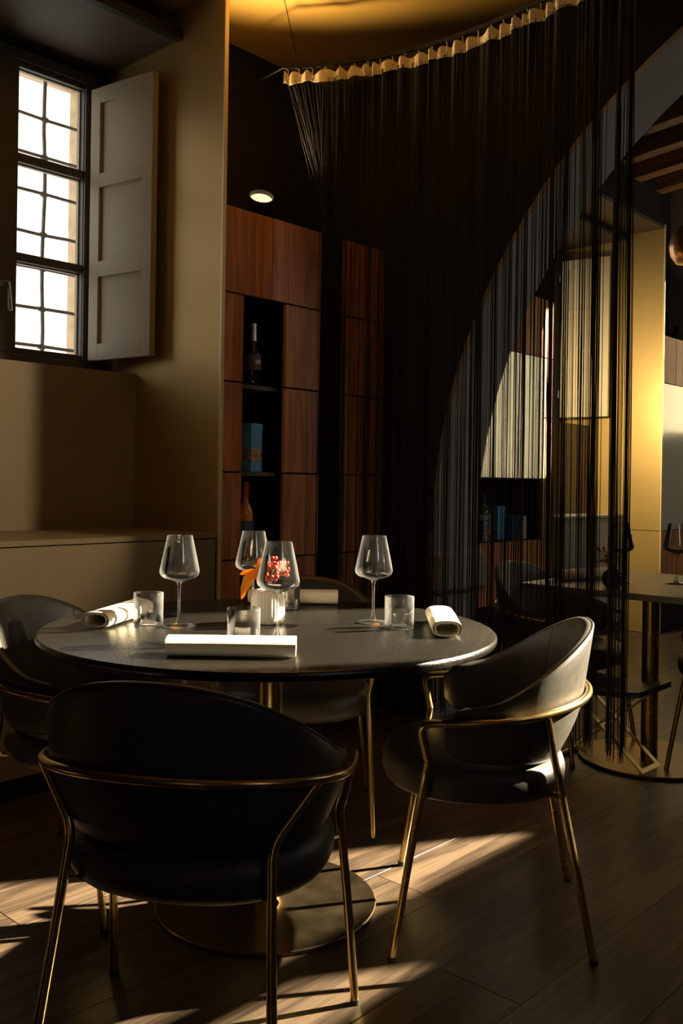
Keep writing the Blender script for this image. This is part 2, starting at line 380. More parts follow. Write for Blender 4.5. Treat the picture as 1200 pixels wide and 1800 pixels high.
# plastered soffit of the arch, a thin shell set in the opening
mb = MB()
for (r0) in (AR+.01, AR-.012):
    for xx in (XA-.002, XB+.002):
        for (y, z) in outer: mb.v.append((xx, AC+(y-AC)*r0/AR, AZ+(z-AZ)*r0/AR))
S = seg+1
for i in range(seg):
    for a, b in ((0, 1), (2, 3), (0, 2), (1, 3)): mb.f.append((a*S+i, a*S+i+1, b*S+i+1, b*S+i))
mb.f.append((0, S, 3*S, 2*S)); mb.f.append((S-1, 2*S-1, 4*S-1, 3*S-1))
mb.build('arch_soffit', M['plaster'], aw, True, 30)
for sgn in (1, -1):
    yj = AC+sgn*AR
    ya, yb = (yj-.012, yj+.03) if sgn > 0 else (yj-.03, yj+.012)
    bx('arch_jamb', M['plaster'], XA-.004, XB+.004, ya, yb, 0, .89, aw)
    ya, yb = (yj-.055, yj+.03) if sgn > 0 else (yj-.03, yj+.055)
    bx('impost_block', M['plaster'], XA-.035, XB+.035, ya, yb, .60, .80, aw, .02)

# ceilings
ce = struct(bx('ceiling', M['gold_ceil'], X0-.2, XA, Y0, YO, ZC, ZC+.15), 'gold painted ceiling')
MB().tube([(1.9, 2.19, ZC-.0008), (3.17, 3.245, ZC-.0008)], .0022, 5).build('ceiling_joint', M['lamp_black'], ce)
sl_ = .10
mb = MB(); i = 0
mb.v += [(XB, YO, 3.78-.1), (X1+.2, YO, 3.78-.1), (X1+.2, Y2-.08, 3.78+sl_*4.4), (XB, Y2-.08, 3.78+sl_*4.4), (XB, YO, 5), (X1+.2, YO, 5), (X1+.2, Y2-.08, 5.2), (XB, Y2-.08, 5.2)]
mb.f += [(0, 1, 2, 3), (4, 7, 6, 5), (0, 4, 5, 1), (1, 5, 6, 2), (2, 6, 7, 3), (3, 7, 4, 0)]
c2 = struct(mb.build('ceiling_far', M['beam']), 'old timber ceiling of the far room')
for k in range(9):
    x = 4.30+k*.42
    mb = MB(); L_ = 4.25
    mb.box(-.06, .06, -L_, 0, -.07, .07, .006)
    o = mb.build('rafter', M['beam'], c2); o.location = (x, YB+.02, 3.70); o.rotation_euler.x = -math.atan(sl_)

# ------------------------------------------------------------------ window niches
def niche(n, A, B, W, labels):
    # lining
    jr = thing('niche_lining', labels[0], 'wall lining', (B, 0, 0))
    bx('upper_panel', M['gold_panel'], 0, .018, YF, YW, .793, ZC if n == 1 else 3.13, jr)
    bx('lower_panel', M['gold_panel'], 0, .018, YF, YW, .003, .788, jr)
    MB().box(-.001, .0185, YF-.006, YF, .003, ZC if n == 1 else 3.13).build('edge_trim', M['gold_edge'], jr)
    jl = thing('niche_lining', labels[1], 'wall lining', (A, 0, 0))
    bx('upper_panel', M['gold_panel'], -.018, 0, YF, YW, .793, ZC if n == 1 else 3.13, jl)
    bx('lower_panel', M['gold_panel'], -.018, 0, YF, YW, .003, .788, jl)
    # soffit with its dark blind slot
    s = struct(bx('trim_soffit_%d' % n, M['soffit'], A, B, 3.33, YW, 3.063, 3.105), labels[2])
    bx('blind_slot', M['black'], A, B, 3.295, 3.33, 3.057, 3.105, s)
    if n == 2:
        bx('front_soffit', M['soffit'], A, B, YF, 3.295, 3.10, 3.135, s); bx('soffit_backing', M['black_wall'], A, B, 3.295, YW, 3.105, 3.19, s); bx('soffit_header', M['black_wall'], A-.02, B+.02, YF+.3, YB, 3.19, 3.9, s)
        bx('soffit_cover', M['black_wall'], A-.02, B+.02, YF, YF+.31, 3.13, 3.2, s)
    # parapet below the window
    struct(bx('wall_parapet_%d' % n, M['bronze_panel'] if n == 1 else M['soffit'], A, B, YP, YW, .90, 1.612), labels[3])
    # counter cabinet
    YS = YF if n == 1 else 3.285     # the far sideboard stands deeper in its niche
    cb = thing('sideboard', labels[4], 'sideboard', (A, YS, 0))
    Wd = B-A-.004; nd = max(1, round(Wd/.62)); 
    bx('carcass', M['black'], .004, Wd, .025, YP-YS-.004, .0, .876, cb)
    bx('worktop', M['bronze_panel'] if n == 1 else M['grey_top'], .004, Wd, 0, YP-YS-.004, .888, .908, cb, .001)
    ed = [.004, .954, 1.904, Wd] if n == 1 else [.004, .55, 1.1, Wd]
    for a, b in zip(ed[:-1], ed[1:]):
        bx('door', M['bronze_panel'] if n == 1 else M['grey_top'], a+.002, b-.002, .003, .024, .08, .884, cb, .001)
    bx('plinth', M['black'], .004, Wd, .05, .08, 0, .08, cb)
    # exterior stone reveal
    rv = MB(); wa, wb, za, zb = W[0]-.18, W[1]+.18, WZ0-.03, WZ1+.135
    rv.box(wa-.02, wa, YW+.09, YO+.01, za-.02, zb+.02); rv.box(wb, wb+.02, YW+.09, YO+.01, za-.02, zb+.02)
    rv.box(wa, wb, YW+.09, YO+.01, zb, zb+.02); rv.box(wa, wb, YW+.09, YO+.01, za-.02, za)
    # casement window: two leaves of three panes
    wn = bpy.data.objects.new('window_%d' % n, None); COL.objects.link(wn); struct(wn, labels[5]); wn.location = (W[0], YW, WZ0)
    ro = rv.build('stone_reveal', M['stone'], wn); ro.matrix_parent_inverse = Matrix.Translation((-W[0], -YW, -WZ0))
    w_, h_ = W[1]-W[0], WZ1-WZ0
    fr = MB()
    fr.box(-.03, .035, -.012, .06, -.03, h_+.03, .003); fr.box(w_-.035, w_+.03, -.012, .06, -.03, h_+.03, .003)
    fr.box(.03, w_-.03, -.012, .06, -.03, .022, .003); fr.box(.03, w_-.03, -.012, .06, h_-.02, h_+.03, .003)
    fr.build('window_frame', M['frame_paint'], wn)
    mid = w_/2
    for s_ in (0, 1):
        a, b = (.037, mid-.001) if s_ == 0 else (mid+.001, w_-.037)
        sash = MB()
        z0, z1 = .024, h_-.022
        st = .07 if s_ == 0 else .07
        lft = .06 if s_ == 1 else .012
        rgt = .012 if s_ == 1 else .06
        if s_ == 1: lft = .217; rgt = .001
        else: rgt = .06
        gx0, gx1 = a+lft, b-rgt
        ys0, ys1 = .002, .05
        sash.box(a, gx0, ys0-.006, ys1, z0, z1, .003); sash.box(gx1, b, ys0, ys1, z0, z1, .003)
        zr = [(z0, 1.705-WZ0), (2.090-WZ0, 2.128-WZ0), (2.530-WZ0, 2.570-WZ0), (2.951-WZ0, z1)]
        for (q0, q1) in zr: sash.box(gx0, gx1, ys0, ys1, q0, q1, .003)
        so_ = sash.build('sash', M['frame_paint'], wn)
        bead = MB()
        for (q0, q1) in zip([z[1] for z in zr[:-1]], [z[0] for z in zr[1:]]):
            bx('pane', M['pane'], gx0, gx1, .028, .031, q0, q1, so_)
            bead.box(gx1-.006, gx1, .031, .05, q0, q1); bead.box(gx0, gx0+.006, .031, .05, q0, q1); bead.box(gx0, gx1, .031, .05, q1-.006, q1)
        bead.build('glazing_bead', M['shutter'], so_)
    # lever handle on the meeting stile
    hz = 1.93-WZ0; hx = mid+.172
    MB().tube([(hx-.035, -.004, hz+.045), (hx-.035, -.018, hz+.045)], .013, 10).build('handle_rose', M['steel'], wn, True)
    loop = fillet([(hx-.035, -.018, hz+.045), (hx-.035, -.045, hz+.048), (hx-.012, -.05, hz+.05), (hx-.002, -.05, hz-.03), (hx+.004, -.048, hz-.075), (hx-.014, -.046, hz-.075), (hx-.016, -.046, hz+.02)], .012)
    MB().tube(loop, .0045, 8).build('handle', M['steel'], wn, True)
    # wrought iron grille outside
    g = thing('iron_grille', labels[6], 'window grille', (W[0], 4.15, WZ0))
    for xx in [w_-.075-.33*i for i in range(4) if w_-.075-.33*i > .05]:
        pts = [(xx+.004*math.sin(z*9), random.uniform(-.002, .002), z) for z in [-.03+(h_+.165)*i/14 for i in range(15)]]
        MB().tube(pts, .0096, 8).build('bar', M['iron'], g, True)
    for zz in (2.869, 2.685, 2.506, 2.310, 2.144, 1.948, 1.765):
        z = zz-WZ0; pts = [(-.18+(w_+.36)*i/12, .0, z+random.uniform(-.003, .003)) for i in range(13)]
        cb_ = MB().tube(pts, .0084, 8).build('bar', M['iron'], g, True)
        for xx in [w_-.075-.33*i for i in range(4) if w_-.075-.33*i > .05]:
            MB().tube([(xx-.018, 0, z), (xx-.006, 0, z), (xx+.006, 0, z), (xx+.018, 0, z)], [.010, .015, .015, .010], 8).build('collar', M['iron'], cb_, True)
    # inside shutter, hinged on the right of the window and swung open against the lining
    def shutter(hx_, ang, lab, mirror=1):
        sh = thing('window_shutter', lab, 'shutter', (hx_, YW-.045, 1.676), ang)
        wd, ht, th = .40, 1.262, .034
        st = .062
        bx('stile', M['shutter'], 0, st, 0, th, 0, ht, sh, .0015); bx('stile', M['shutter'], wd-st, wd, 0, th, 0, ht, sh, .0015)
        rails = [(0, .075), (.385, .455), (.800, .862), (1.19, ht)]
        for q0, q1 in rails: bx('rail', M['shutter'], st, wd-st, 0, th, q0, q1, sh)
        for (q0, q1) in zip([r[1] for r in rails[:-1]], [r[0] for r in rails[1:]]):
            bx('panel', M['shutter'], st, wd-st, .014, th-.014, q0, q1, sh)
        for z in (.16, 1.10):
            MB().tube([(-.006, th/2, z), (-.006, th/2, z+.06)], .006, 8).build('hinge', M['steel'], sh, True)
        return sh
    shutter(W[1]-.03, math.radians(-81.0), labels[7])
    shutter(W[0]+.03, math.radians(-99.0), labels[8])
niche(1, N1A, N1B, W1, ['satin gold lining panel between the big window and wood cabinet', 'satin gold lining panel on the near side of the big window niche', 'brown soffit of the near window niche',
      'bronze parapet panel below the near window', 'bronze sideboard below the big window', 'tall taupe casement window of the near niche', 'iron bar grille seen through the near window',
      'open grey three-panel shutter right of the near window', 'open grey shutter at the left side of the near window'])
niche(2, N2A, N2B, W2, ['bright gold lining panel of the far niche beyond the arch', 'gold lining panel beside the white cabinet door in far room', 'brown soffit of the far window niche',
      'brown parapet panel below the far window', 'grey topped sideboard in the far gold niche', 'tall casement window of the far niche', 'iron bar grille outside the far niche window',
      'open pale shutter in the far gold niche behind the string curtain', 'open shutter at the left side of the far niche window'])
# plain windows of the opposite wall: sun enters by the high far one; near and low ones are added
for k_, (H_, lb) in enumerate(((SW, 'high window in the opposite wall of the far room'), (NW, 'added fill window in the unseen opposite wall of the near room'), (SW2, 'added low opening for floor sun under the far high window'))):
    sw = bpy.data.objects.new('window_%d' % (3+k_), None); COL.objects.link(sw); struct(sw, lb); sw.location = (H_[0], (Y2, Y0, Y2)[k_]-.06, H_[2])
    fw, fh = H_[1]-H_[0], H_[3]-H_[2]
    q_ = .03 if k_ < 2 else .008
    f_ = MB(); f_.box(0, q_, 0, .04, 0, fh); f_.box(fw-q_, fw, 0, .04, 0, fh); f_.box(q_, fw-q_, 0, .04, 0, q_); f_.box(q_, fw-q_, 0, .04, fh-q_, fh)
    f_.build('window_frame', M['frame_paint'], sw)
    bx('pane', M['pane'], q_, fw-q_, .02, .024, q_, fh-q_, sw)

# ------------------------------------------------------------------ wood-clad storage walls
ROWS = [2.292, 1.925, 1.549, 1.165, .79, .42]
G = .0035
def boards(cab, cols, z0, z1, x0):
    for a, b in zip(cols[:-1], cols[1:]):
        d = random.uniform(0, .003)
        bx('board', M['board'], a-x0+.0008, b-x0-.0008, d, .02, z0+G, z1-G, cab, .0008)
x0 = 2.548
cb = thing('storage_cabinet', 'tall walnut clad cabinet with a black bottle niche beside the window', 'cabinet', (x0, YF, 0))
SX0, SX1 = 2.660, 2.905; XE = 3.133
bk = MB()
bk.box(0, SX0-x0-.004, .021, YB-YF-.003, 0, 2.29); bk.box(SX1-x0+.004, XE-x0, .021, YB-YF-.003, 0, 2.29)
bk.box(SX0-x0-.004, SX1-x0+.004, .021, YB-YF-.003, 1.925, 2.29); bk.box(SX0-x0-.004, SX1-x0+.004, .021, YB-YF-.003, 0, .42)
bk.box(SX0-x0-.004, SX1-x0+.004, .30, YB-YF-.003, .42, 1.925)
bk.build('carcass', M['black'], cb)
boards(cb, [x0, 2.61, 2.722, 2.820, 2.918, 3.025, XE], ROWS[1], ROWS[0], x0)
for r in range(1, 5):
    boards(cb, [x0, 2.602, SX0-.002], ROWS[r+1], ROWS[r], x0); boards(cb, [SX1+.002, 2.965, 3.050, XE], ROWS[r+1], ROWS[r], x0)
shelves = []
for z in (1.532, 1.150, .76):
    bx('shelf', M['shelf'], SX0-x0, SX1-x0-.0, .055, .30, z, z+.018, cb, .001)
x1 = 3.294
cb = thing('storage_cabinet', 'narrow walnut clad cabinet behind the string curtain next to the arch', 'cabinet', (x1, YF, 0))
bx('carcass', M['black'], 0, XA-x1-.008, .021, YB-YF-.003, 0, 2.29, cb)
for r in range(0, 5): boards(cb, [x1, 3.395, 3.497, XA-.010], ROWS[r+1], ROWS[r], x1)
bx('filler_panel', M['black'], XE-x1+.002, -.002, .16, .20, 0, 2.29, cb)
# far room, left of the niche
x2 = XB+.004; XN = N2A-.022
cb = thing('storage_cabinet', 'far walnut cabinet with large white door and dark open shelf', 'cabinet', (x2, YF, 0))
PX0, PX1 = 4.22, 5.147
bk = MB(); bk.box(0, XN-x2, .021, YB-YF-.003, 1.165, 2.29); bk.box(0, XN-x2, .021, YB-YF-.003, 0, .79); bk.box(0, PX0-x2, .021, YB-YF-.003, .79, 1.165); bk.box(PX1-x2, XN-x2, .021, YB-YF-.003, .79, 1.165)
bk.box(PX0-x2, PX1-x2, .33, YB-YF-.003, .79, 1.165); bk.build('carcass', M['black'], cb)
boards(cb, [x2, 4.10, PX0]+[PX0+i*(PX1-PX0)/8 for i in range(1, 9)]+[XN], ROWS[1], ROWS[0], x2)
for r in range(1, 5): boards(cb, [x2, 4.10, PX0], ROWS[r+1], ROWS[r], x2); boards(cb, [PX1+.004, 5.205, XN], ROWS[r+1], ROWS[r], x2)
bx('door', M['white_gloss'], PX0-x2+.002, PX1-x2-.002, 0, .02, ROWS[3]+G, ROWS[1]-G, cb, .001)
boards(cb, [PX0+i*(PX1-PX0)/8 for i in range(9)], ROWS[5], ROWS[4], x2)
x3 = N2B+.022
cb = thing('storage_cabinet', 'walnut cabinet with tall grey-white glossy door right of far niche', 'cabinet', (x3, YF, 0))
bx('carcass', M['black'], 0, .96, .021, YB-YF-.003, 0, 2.29, cb)
boards(cb, [x3+i*.119 for i in range(9)], ROWS[1], ROWS[0], x3)
bx('door', M['white_gloss'], .012, .475, 0, .02, ROWS[4]+G, ROWS[1]-G, cb, .001); bx('door', M['white_gloss'], .479, .952, 0, .02, ROWS[4]+G, ROWS[1]-G, cb, .001)
boards(cb, [x3+i*.119 for i in range(9)], ROWS[5], ROWS[4], x3)

# ------------------------------------------------------------------ shelf objects
def bottle(name, label, loc, h, r, body, cap, lab_mat, kind='wine', lab_z=(.30, .55), square=None):
    t = thing(name, label, 'bottle', loc)
    if kind == 'champagne': P = [(0,0),(r*.9,0),(r,.006),(r,h*.42),(r*.93,h*.52),(r*.55,h*.67),(r*.36,h*.76),(r*.34,h*.97),(0,h*.97)]
    else: P = [(0,0),(r*.94,0),(r,.005),(r,h*.58),(r*.9,h*.65),(r*.45,h*.73),(r*.36,h*.78),(r*.35,h*.98),(0,h*.98)]
    MB().lathe(P, 28).build('glass_body', body, t, True)
    c0 = .72 if kind == 'champagne' else .80
    MB().lathe([(r*.47 if kind == 'champagne' else r*.39,h*c0),(r*.42,h*.88),(r*.40,h*.955),(r*.44,h*.96),(r*.44,h*.995),(0,h)], 24).build('foil_cap', cap, t, True)
    mb = MB(); n = 16; i0 = 0
    for k in range(n+1):
        a = math.radians(-200+k*(220/n)); 
        for z in lab_z: mb.v.append(((r+.0008)*math.cos(a), (r+.0008)*math.sin(a), h*z))
    for k in range(n): mb.f.append((2*k, 2*k+2, 2*k+3, 2*k+1))
    mb.build('label', lab_mat, t, True)
    if kind == 'champagne':
        mb = MB()
        for k in range(7):
            a = math.radians(-115+k*7)
            for z in (lab_z[0]+.09, lab_z[1]-.08): mb.v.append(((r+.0014)*math.cos(a), (r+.0014)*math.sin(a), h*z))
        for k in range(6): mb.f.append((2*k, 2*k+2, 2*k+3, 2*k+1))
        mb.build('label_panel', M['label_white'], t, True)
    return t
bottle('champagne_bottle', 'dark sparkling wine bottle with silver foil on the top shelf', (2.820, YF+.12, 1.5505), .285, .038, M['bottle_dark'], M['foil'], M['label_purple'], 'champagne', (.26, .50))
tb = thing('gift_tin', 'tall blue tin with a floral band on the middle shelf', 'tin', (2.812, YF+.115, 1.1685), math.radians(4))
bx('tin_body', M['tin_blue'], -.036, .036, -.036, .036, 0, .212, tb, .003); bx('floral_band', M['floral'], -.0366, .0366, -.0366, .0366, .042, .108, tb, .003); bx('lid', M['tin_blue'], -.0375, .0375, -.0375, .0375, .190, .216, tb, .003)
bottle('liquor_bottle', 'amber bottle with copper red cap on the lowest visible shelf', (2.770, YF+.10, .7785), .345, .036, M['amber'], M['foil_red'], M['label_blue'], 'wine', (.22, .50))
# far shelf
zs = .7905
def carton(name, label, x, y, wx, wy, h, mats, rz=0):
    t = thing(name, label, 'box', (x, y, zs), math.radians(rz))
    bx('carton_body', mats[0], -wx/2, wx/2, -wy/2, wy/2, 0, h, t, .002)
    if len(mats) > 1: bx('printed_front', mats[1], -wx/2+.012, wx/2-.003, -wy/2-.001, -wy/2+.002, .004, h-.004, t)
    return t
carton('patterned_box', 'small black and white patterned blue box on the far dark shelf', 4.635, YF+.11, .10, .08, .125, [M['deep_blue'], M['bw_print']], 8)
bottle('olive_bottle', 'olive glass bottle with pale label on the far dark shelf', (4.735, YF+.16, zs), .28, .045, M['olive'], M['lamp_black'], M['label_white'], 'wine', (.12, .55))
carton('tall_blue_box', 'tall bright blue box on the far dark shelf', 4.885, YF+.17, .085, .085, .205, [M['tin_blue']], 3)
carton('short_blue_box', 'short deep blue box beside the tall one on far shelf', 4.972, YF+.11, .07, .07, .15, [M['deep_blue']], -4)
carton('printed_box', 'grey printed box at the right of the far shelf', 5.065, YF+.11, .075, .06, .145, [M['bw_print'], M['label_white']], 5)

# ------------------------------------------------------------------ lamps
def uplight(label, loc, power, tilt, group=None):
    t = thing('uplight_spot', label, 'spotlight', loc)
    MB().lathe([(0,0),(.032,0),(.032,.012),(0,.012)], 24).build('base', M['lamp_black'], t, True)
    MB().tube([(0,0,.012),(0,0,.06)], .007, 8).build('arm', M['lamp_black'], t, True)
    hd = MB().lathe([(0,0),(.048,0),(.056,.012),(.056,.105),(.052,.105),(.051,.085),(0,.085)], 32).build('lamp_head', M['lamp_black'], t, True)
    hd.location = (0, 0, .035); hd.rotation_mode = 'QUATERNION'; hd.rotation_quaternion = tilt
    MB().lathe([(0,.0868),(.0505,.0868)], 32).build('lamp_face', M['lamp_face'], hd, True)
    l = bpy.data.lights.new('uplight_beam', 'SPOT'); l.energy = power; l.color = (1.0, .70, .34); l.spot_size = math.radians(115); l.spot_blend = 1.0; l.shadow_soft_size = .045
    lo = bpy.data.objects.new('uplight_beam', l); COL.objects.link(lo); lo.parent = hd; lo.location = (0, 0, .112); lo.rotation_euler = (PI, 0, 0)
    return t
uplight('round black uplight standing on top of the walnut cabinet', (2.858, YF+.135, 2.2925), 230, Vector((0, 0, 1)).rotation_difference(Vector((-.42, -.60, .68))))
uplight('round black uplight on top of the far right cabinet', (7.45, YF+.12, 2.2925), 28, Vector((0, 0, 1)).rotation_difference(Vector((0, -.3, .95))))
# added unseen spotlight behind and right of the viewer: washes the sideboard through its barn doors
LP = Vector((2.65, -1.0, 2.62)); TG = Vector((1.35, 3.2, 1.30))
t = thing('added_fill_spotlight', 'added fill spotlight under the near ceiling, out of the view', 'spotlight', LP)
MB().tube([(0, -.05, .06), (0, -.05, ZC-LP.z)], .012, 10).build('drop_rod', M['lamp_black'], t, True)
bx('housing', M['lamp_black'], -.05, .05, -.20, -.012, -.05, .06, t)
e = Vector((2.10, 3.015, LP.z))-LP; e.normalize(); nrm = Vector((e.y, -e.x, 0))      # vertical edge of the washed field
pth = MB(); p = e*.14
for a, b in ((0, .004), (.12, .004)): pass
pth.v += [tuple(p+Vector((0,0,-.12))), tuple(p+nrm*.14+Vector((0,0,-.12))), tuple(p+nrm*.14+Vector((0,0,.10))), tuple(p+Vector((0,0,.10)))]
pth.v += [tuple(Vector(v)+e*.002) for v in pth.v[:4]]
pth.f += [(0,1,2,3),(4,7,6,5),(0,4,5,1),(1,5,6,2),(2,6,7,3),(3,7,4,0)]
pth.build('barn_door', M['lamp_black'], t)
l = bpy.data.lights.new('added_fill_beam', 'SPOT'); l.energy = 300; l.color = (1.0, .82, .55); l.spot_size = math.radians(26); l.spot_blend = .5; l.shadow_soft_size = .0015
lo = bpy.data.objects.new('added_fill_beam', l); COL.objects.link(lo); lo.parent = t; lo.rotation_euler = (LP-TG).to_track_quat('Z', 'Y').to_euler()
# added hidden lamp on the far niche's left lining, brightens the gold panel opposite
t = thing('added_niche_lamp', 'small added lamp hidden inside the far gold niche', 'spotlight', (N2A, 3.22, 1.85))
bx('mount_plate', M['lamp_black'], 0, .012, -.03, .03, -.05, .05, t, .002)
MB().tube([(.012, 0, 0), (.075, 0, -.02)], .022, 16).build('lamp_head', M['lamp_black'], t, True)
l = bpy.data.lights.new('added_niche_beam', 'SPOT'); l.energy = 190; l.color = (1.0, .78, .40); l.spot_size = math.radians(120); l.spot_blend = .9; l.shadow_soft_size = .02
lo = bpy.data.objects.new('added_niche_beam', l); COL.objects.link(lo); lo.parent = t; lo.location = (.085, 0, -.023); lo.rotation_euler = (-(Vector((N2B, 3.2, 1.55))-Vector((N2A, 3.22, 1.85)))).to_track_quat('Z', 'Y').to_euler()
# pendant in the far room
px, py = vw(2.205, 6.0)
t = thing('pendant_lamp', 'copper globe pendant at the right edge of the far room', 'lamp', (px, py, 2.62))
MB().lathe([(0,.20),(.03,.198),(.07,.175),(.105,.12),(.118,.06),(.108,.0),(.075,-.05),(.03,-.062),(0,-.063)], 36).build('lamp_shade', M['copper'], t, True, 80)
MB().tube([(0,0,.195),(0,0,1.25)], .006, 8).build('cord', M['lamp_black'], t, True)
MB().lathe([(0,.195),(.022,.195),(.02,.24),(0,.24)], 16).build('cap', M['lamp_black'], t, True)
MB().lathe([(0,1.18),(.06,1.18),(.06,1.25),(0,1.25)], 16).build('ceiling_rose', M['lamp_black'], t, True)

# ------------------------------------------------------------------ chairs
def ring_pt(ph, off=0.0):
    """plan of the back rail: ph=0 at the back, +-112 deg at the front ends; returns x,y and outward normal"""
    def P(q):
        s, c = math.sin(q), math.cos(q)
        x = .302*math.copysign(abs(s)**.88, s); b = .247 if c > 0 else .40
        return Vector((x, -b*math.copysign(abs(c)**1.0, c)))
    p = P(ph); d = P(ph+.01)-P(ph-.01); nrm = Vector((d.y, -d.x)).normalized()
    return p+nrm*off, nrm
PHM = math.radians(112)
def ring_z(ph): return .612-.047*(1-math.cos(ph))/(1-math.cos(PHM))
def make_chair(leather, brass):
    root = bpy.data.objects.new('dining_chair', None); COL.objects.link(root); root.empty_display_size = .05
    # upholstered tub back: closed section swept round the plan
    mb = MB(); NS = 56; rows = []
    PHS = math.radians(108)
    for j in range(NS+1):
        u = -1+2*j/NS; ph = u*PHS; zr = ring_z(ph)
        s = (.5+.5*math.cos(PI*u))**.85
        zb = .452+.018*(u*u); zt = .597+.183*s
        thk = .034
        e = min(1, (1-abs(u))/.085); e = math.sqrt(max(0.0, 1-(1-e)**2)); e = max(e, .02)
        zm = (zb+zt)/2; hb = (zt-zb)/2*(.45+.55*e)
        z0, z1 = zm-hb, zm+hb
        th = thk*max(e, .12)
        def off(z):
            if z < zr: return -.0125-.062*((zr-z)/.16)**1.5
            return -.0125+(.022*s+.003)*((z-zr)/.17)
        sec = []
        for k in range(9):
            z = z0+(z1-z0)*(.04+.92*k/8); sec.append((off(z), z))
        for k in range(1, 4):
            a = PI*k/4; sec.append((off(z1)-th*.40*(1-math.cos(a)), z1-.012+.014*math.sin(a)))
        for k in range(9):
            z = z1+(z0-z1)*(.04+.92*k/8); t_ = (z-z0)/(z1-z0); sec.append((off(z)-th*(.80+.45*math.sin(PI*t_)), z))
        for k in range(1, 3):
            a = PI*k/3; sec.append((off(z0)-th*.40*(1+math.cos(a)), z0+.008-.010*math.sin(a)))
        ring = []
        for (o_, z) in sec:
            p, nn = ring_pt(ph, 0); q = p+nn*(o_ + (th*0))
            ring.append(len(mb.v)); mb.v.append((q.x, q.y, z))
        rows.append(ring)
    K = len(rows[0])
    for A, B in zip(rows[:-1], rows[1:]):
        for k in range(K): mb.f.append((A[k], A[(k+1) % K], B[(k+1) % K], B[k]))
    mb.f.append(tuple(rows[0])); mb.f.append(tuple(reversed(rows[-1])))
    V_ = list(mb.v)
    back = mb.build('backrest', leather, root, True, 70)
    # welt along the rim and two seams inside
    rim = [Vector(V_[r[9]])+Vector((0,0,.001)) for r in rows[1:-1]]
    MB().tube(rim, .0032, 6).build('piping', leather, back, True)
    for jj in (int(NS*.33), int(NS*.67)):
        MB().tube([Vector(V_[rows[jj][k]]) for k in range(12, 21)], .0016, 5).build('seam', M['thread'], back, True)
    # seat cushion
    mb = MB(); n = 44; prof = []
    for k in range(15):
        a = -PI/2+PI*k/14; c, s_ = math.cos(a), math.sin(a)
        prof.append((.78+.22*math.copysign(abs(c)**.75, c), .408+.047*math.copysign(abs(s_)**.85, s_)))
    prof = [(0, .361)]+prof+[(.5, .463), (0, .467)]
    rings = []
    for (rr, z) in prof:
        if rr == 0: rings.append([len(mb.v)]); mb.v.append((0, .045, z)); continue
        idx = []
        for k in range(n):
            q = 2*PI*k/n; cx, sy_ = math.cos(q), math.sin(q)
            x = .262*math.copysign(abs(cx)**.86, cx); y = .236*math.copysign(abs(sy_)**.86, sy_)
            idx.append(len(mb.v)); mb.v.append((x*rr, .045+y*rr, z))
        rings.append(idx)
    for A, B in zip(rings[:-1], rings[1:]):
        for k in range(n):
            b = (k+1) % n
            if len(A) == 1: mb.f.append((A[0], B[b], B[k]))
            elif len(B) == 1: mb.f.append((A[k], A[b], B[0]))
            else: mb.f.append((A[k], A[b], B[b], B[k]))
    mb.build('seat', leather, root, True, 80)
    # brass frame
    R = .0095
    pts = []
    for j in range(41):
        ph = (-1+2*j/40)*PHM; p, _ = ring_pt(ph); pts.append(Vector((p.x, p.y, ring_z(ph))))
    L0, L1 = pts[0], pts[-1]
    full = fillet([Vector((-.262, .158, .47)), L0+Vector((0, .03, -.002))]+pts[1:-1]+[L1+Vector((0, .03, -.002)), Vector((.262, .158, .47))], .045, 6)
    MB().tube(full, R, 10).build('back_rail', brass, root, True)
    for sx_ in (-1, 1):
        lg = MB().tube(fillet([(sx_*.262, .158, .47), (sx_*.255, .162, .445), (sx_*.268, .2, .235), (sx_*.28, .237, .006)], .03), R, 10).build('leg', brass, root, True)
        MB().tube([(sx_*.28, .237, 0), (sx_*.28, .237, .012)], R+.001, 10).build('foot_cap', M['lamp_black'], lg, True)
        p, _ = ring_pt(sx_*math.radians(62)); a = Vector((p.x, p.y, ring_z(math.radians(62))))
        lg = MB().tube(fillet([a+Vector((0,0,-.004)), (sx_*.194, -.142, .478), (sx_*.208, -.185, .27), (sx_*.23, -.237, .006)], .03), R, 10).build('leg', brass, root, True)
        MB().tube([(sx_*.23, -.237, 0), (sx_*.23, -.237, .012)], R+.001, 10).build('foot_cap', M['lamp_black'], lg, True)
        MB().tube([(sx_*.258, .174, .385), (sx_*.17, .12, .372)], .0075, 8).build('seat_bracket', brass, root, True)
        MB().tube([(sx_*.207, -.162, .385), (sx_*.15, -.10, .372)], .0075, 8).build('seat_bracket', brass, root, True)
    return root
proto = make_chair(M['leather'], M['brass'])
def face_angle(fx, fy):                 # facing given as (right, ahead) of the camera
    a = vw(fx, fy); return math.atan2(a[1], a[0])-PI/2
TCX, TCY = -.185, 2.50                  # round table centre
chairs = [
    ((-.276, 1.845), (.20, .98), 'black leather brass chair with its back to us, nearest the viewer', 'chairs around the round table'),
    ((.40, 2.456), (-.9946, .1037), 'black leather brass chair right of the round table, sunlit back', 'chairs around the round table'),
    ((-.715, 2.66), (.95, -.30), 'black leather brass chair left of round table, cut by frame', 'chairs around the round table'),
    ((-.145, 3.20), (-.08, -.99), 'black leather brass chair on the far side of round table', 'chairs around the round table'),
    ((.955, 4.10), (.737, -.676), 'black leather chair behind the string curtain at the square table', 'chairs at the square table'),
    ((1.665, 3.74), (-.737, .676), 'black leather brass chair at the right edge, square table', 'chairs at the square table')]
for i, (pos, f, lab, grp) in enumerate(chairs):
    o = proto if i == 0 else copy_tree(proto)
    x, y = vw(*pos); o.location = (x, y, 0); o.rotation_euler.z = face_angle(*f)
    tag(o, lab, 'chair', grp)

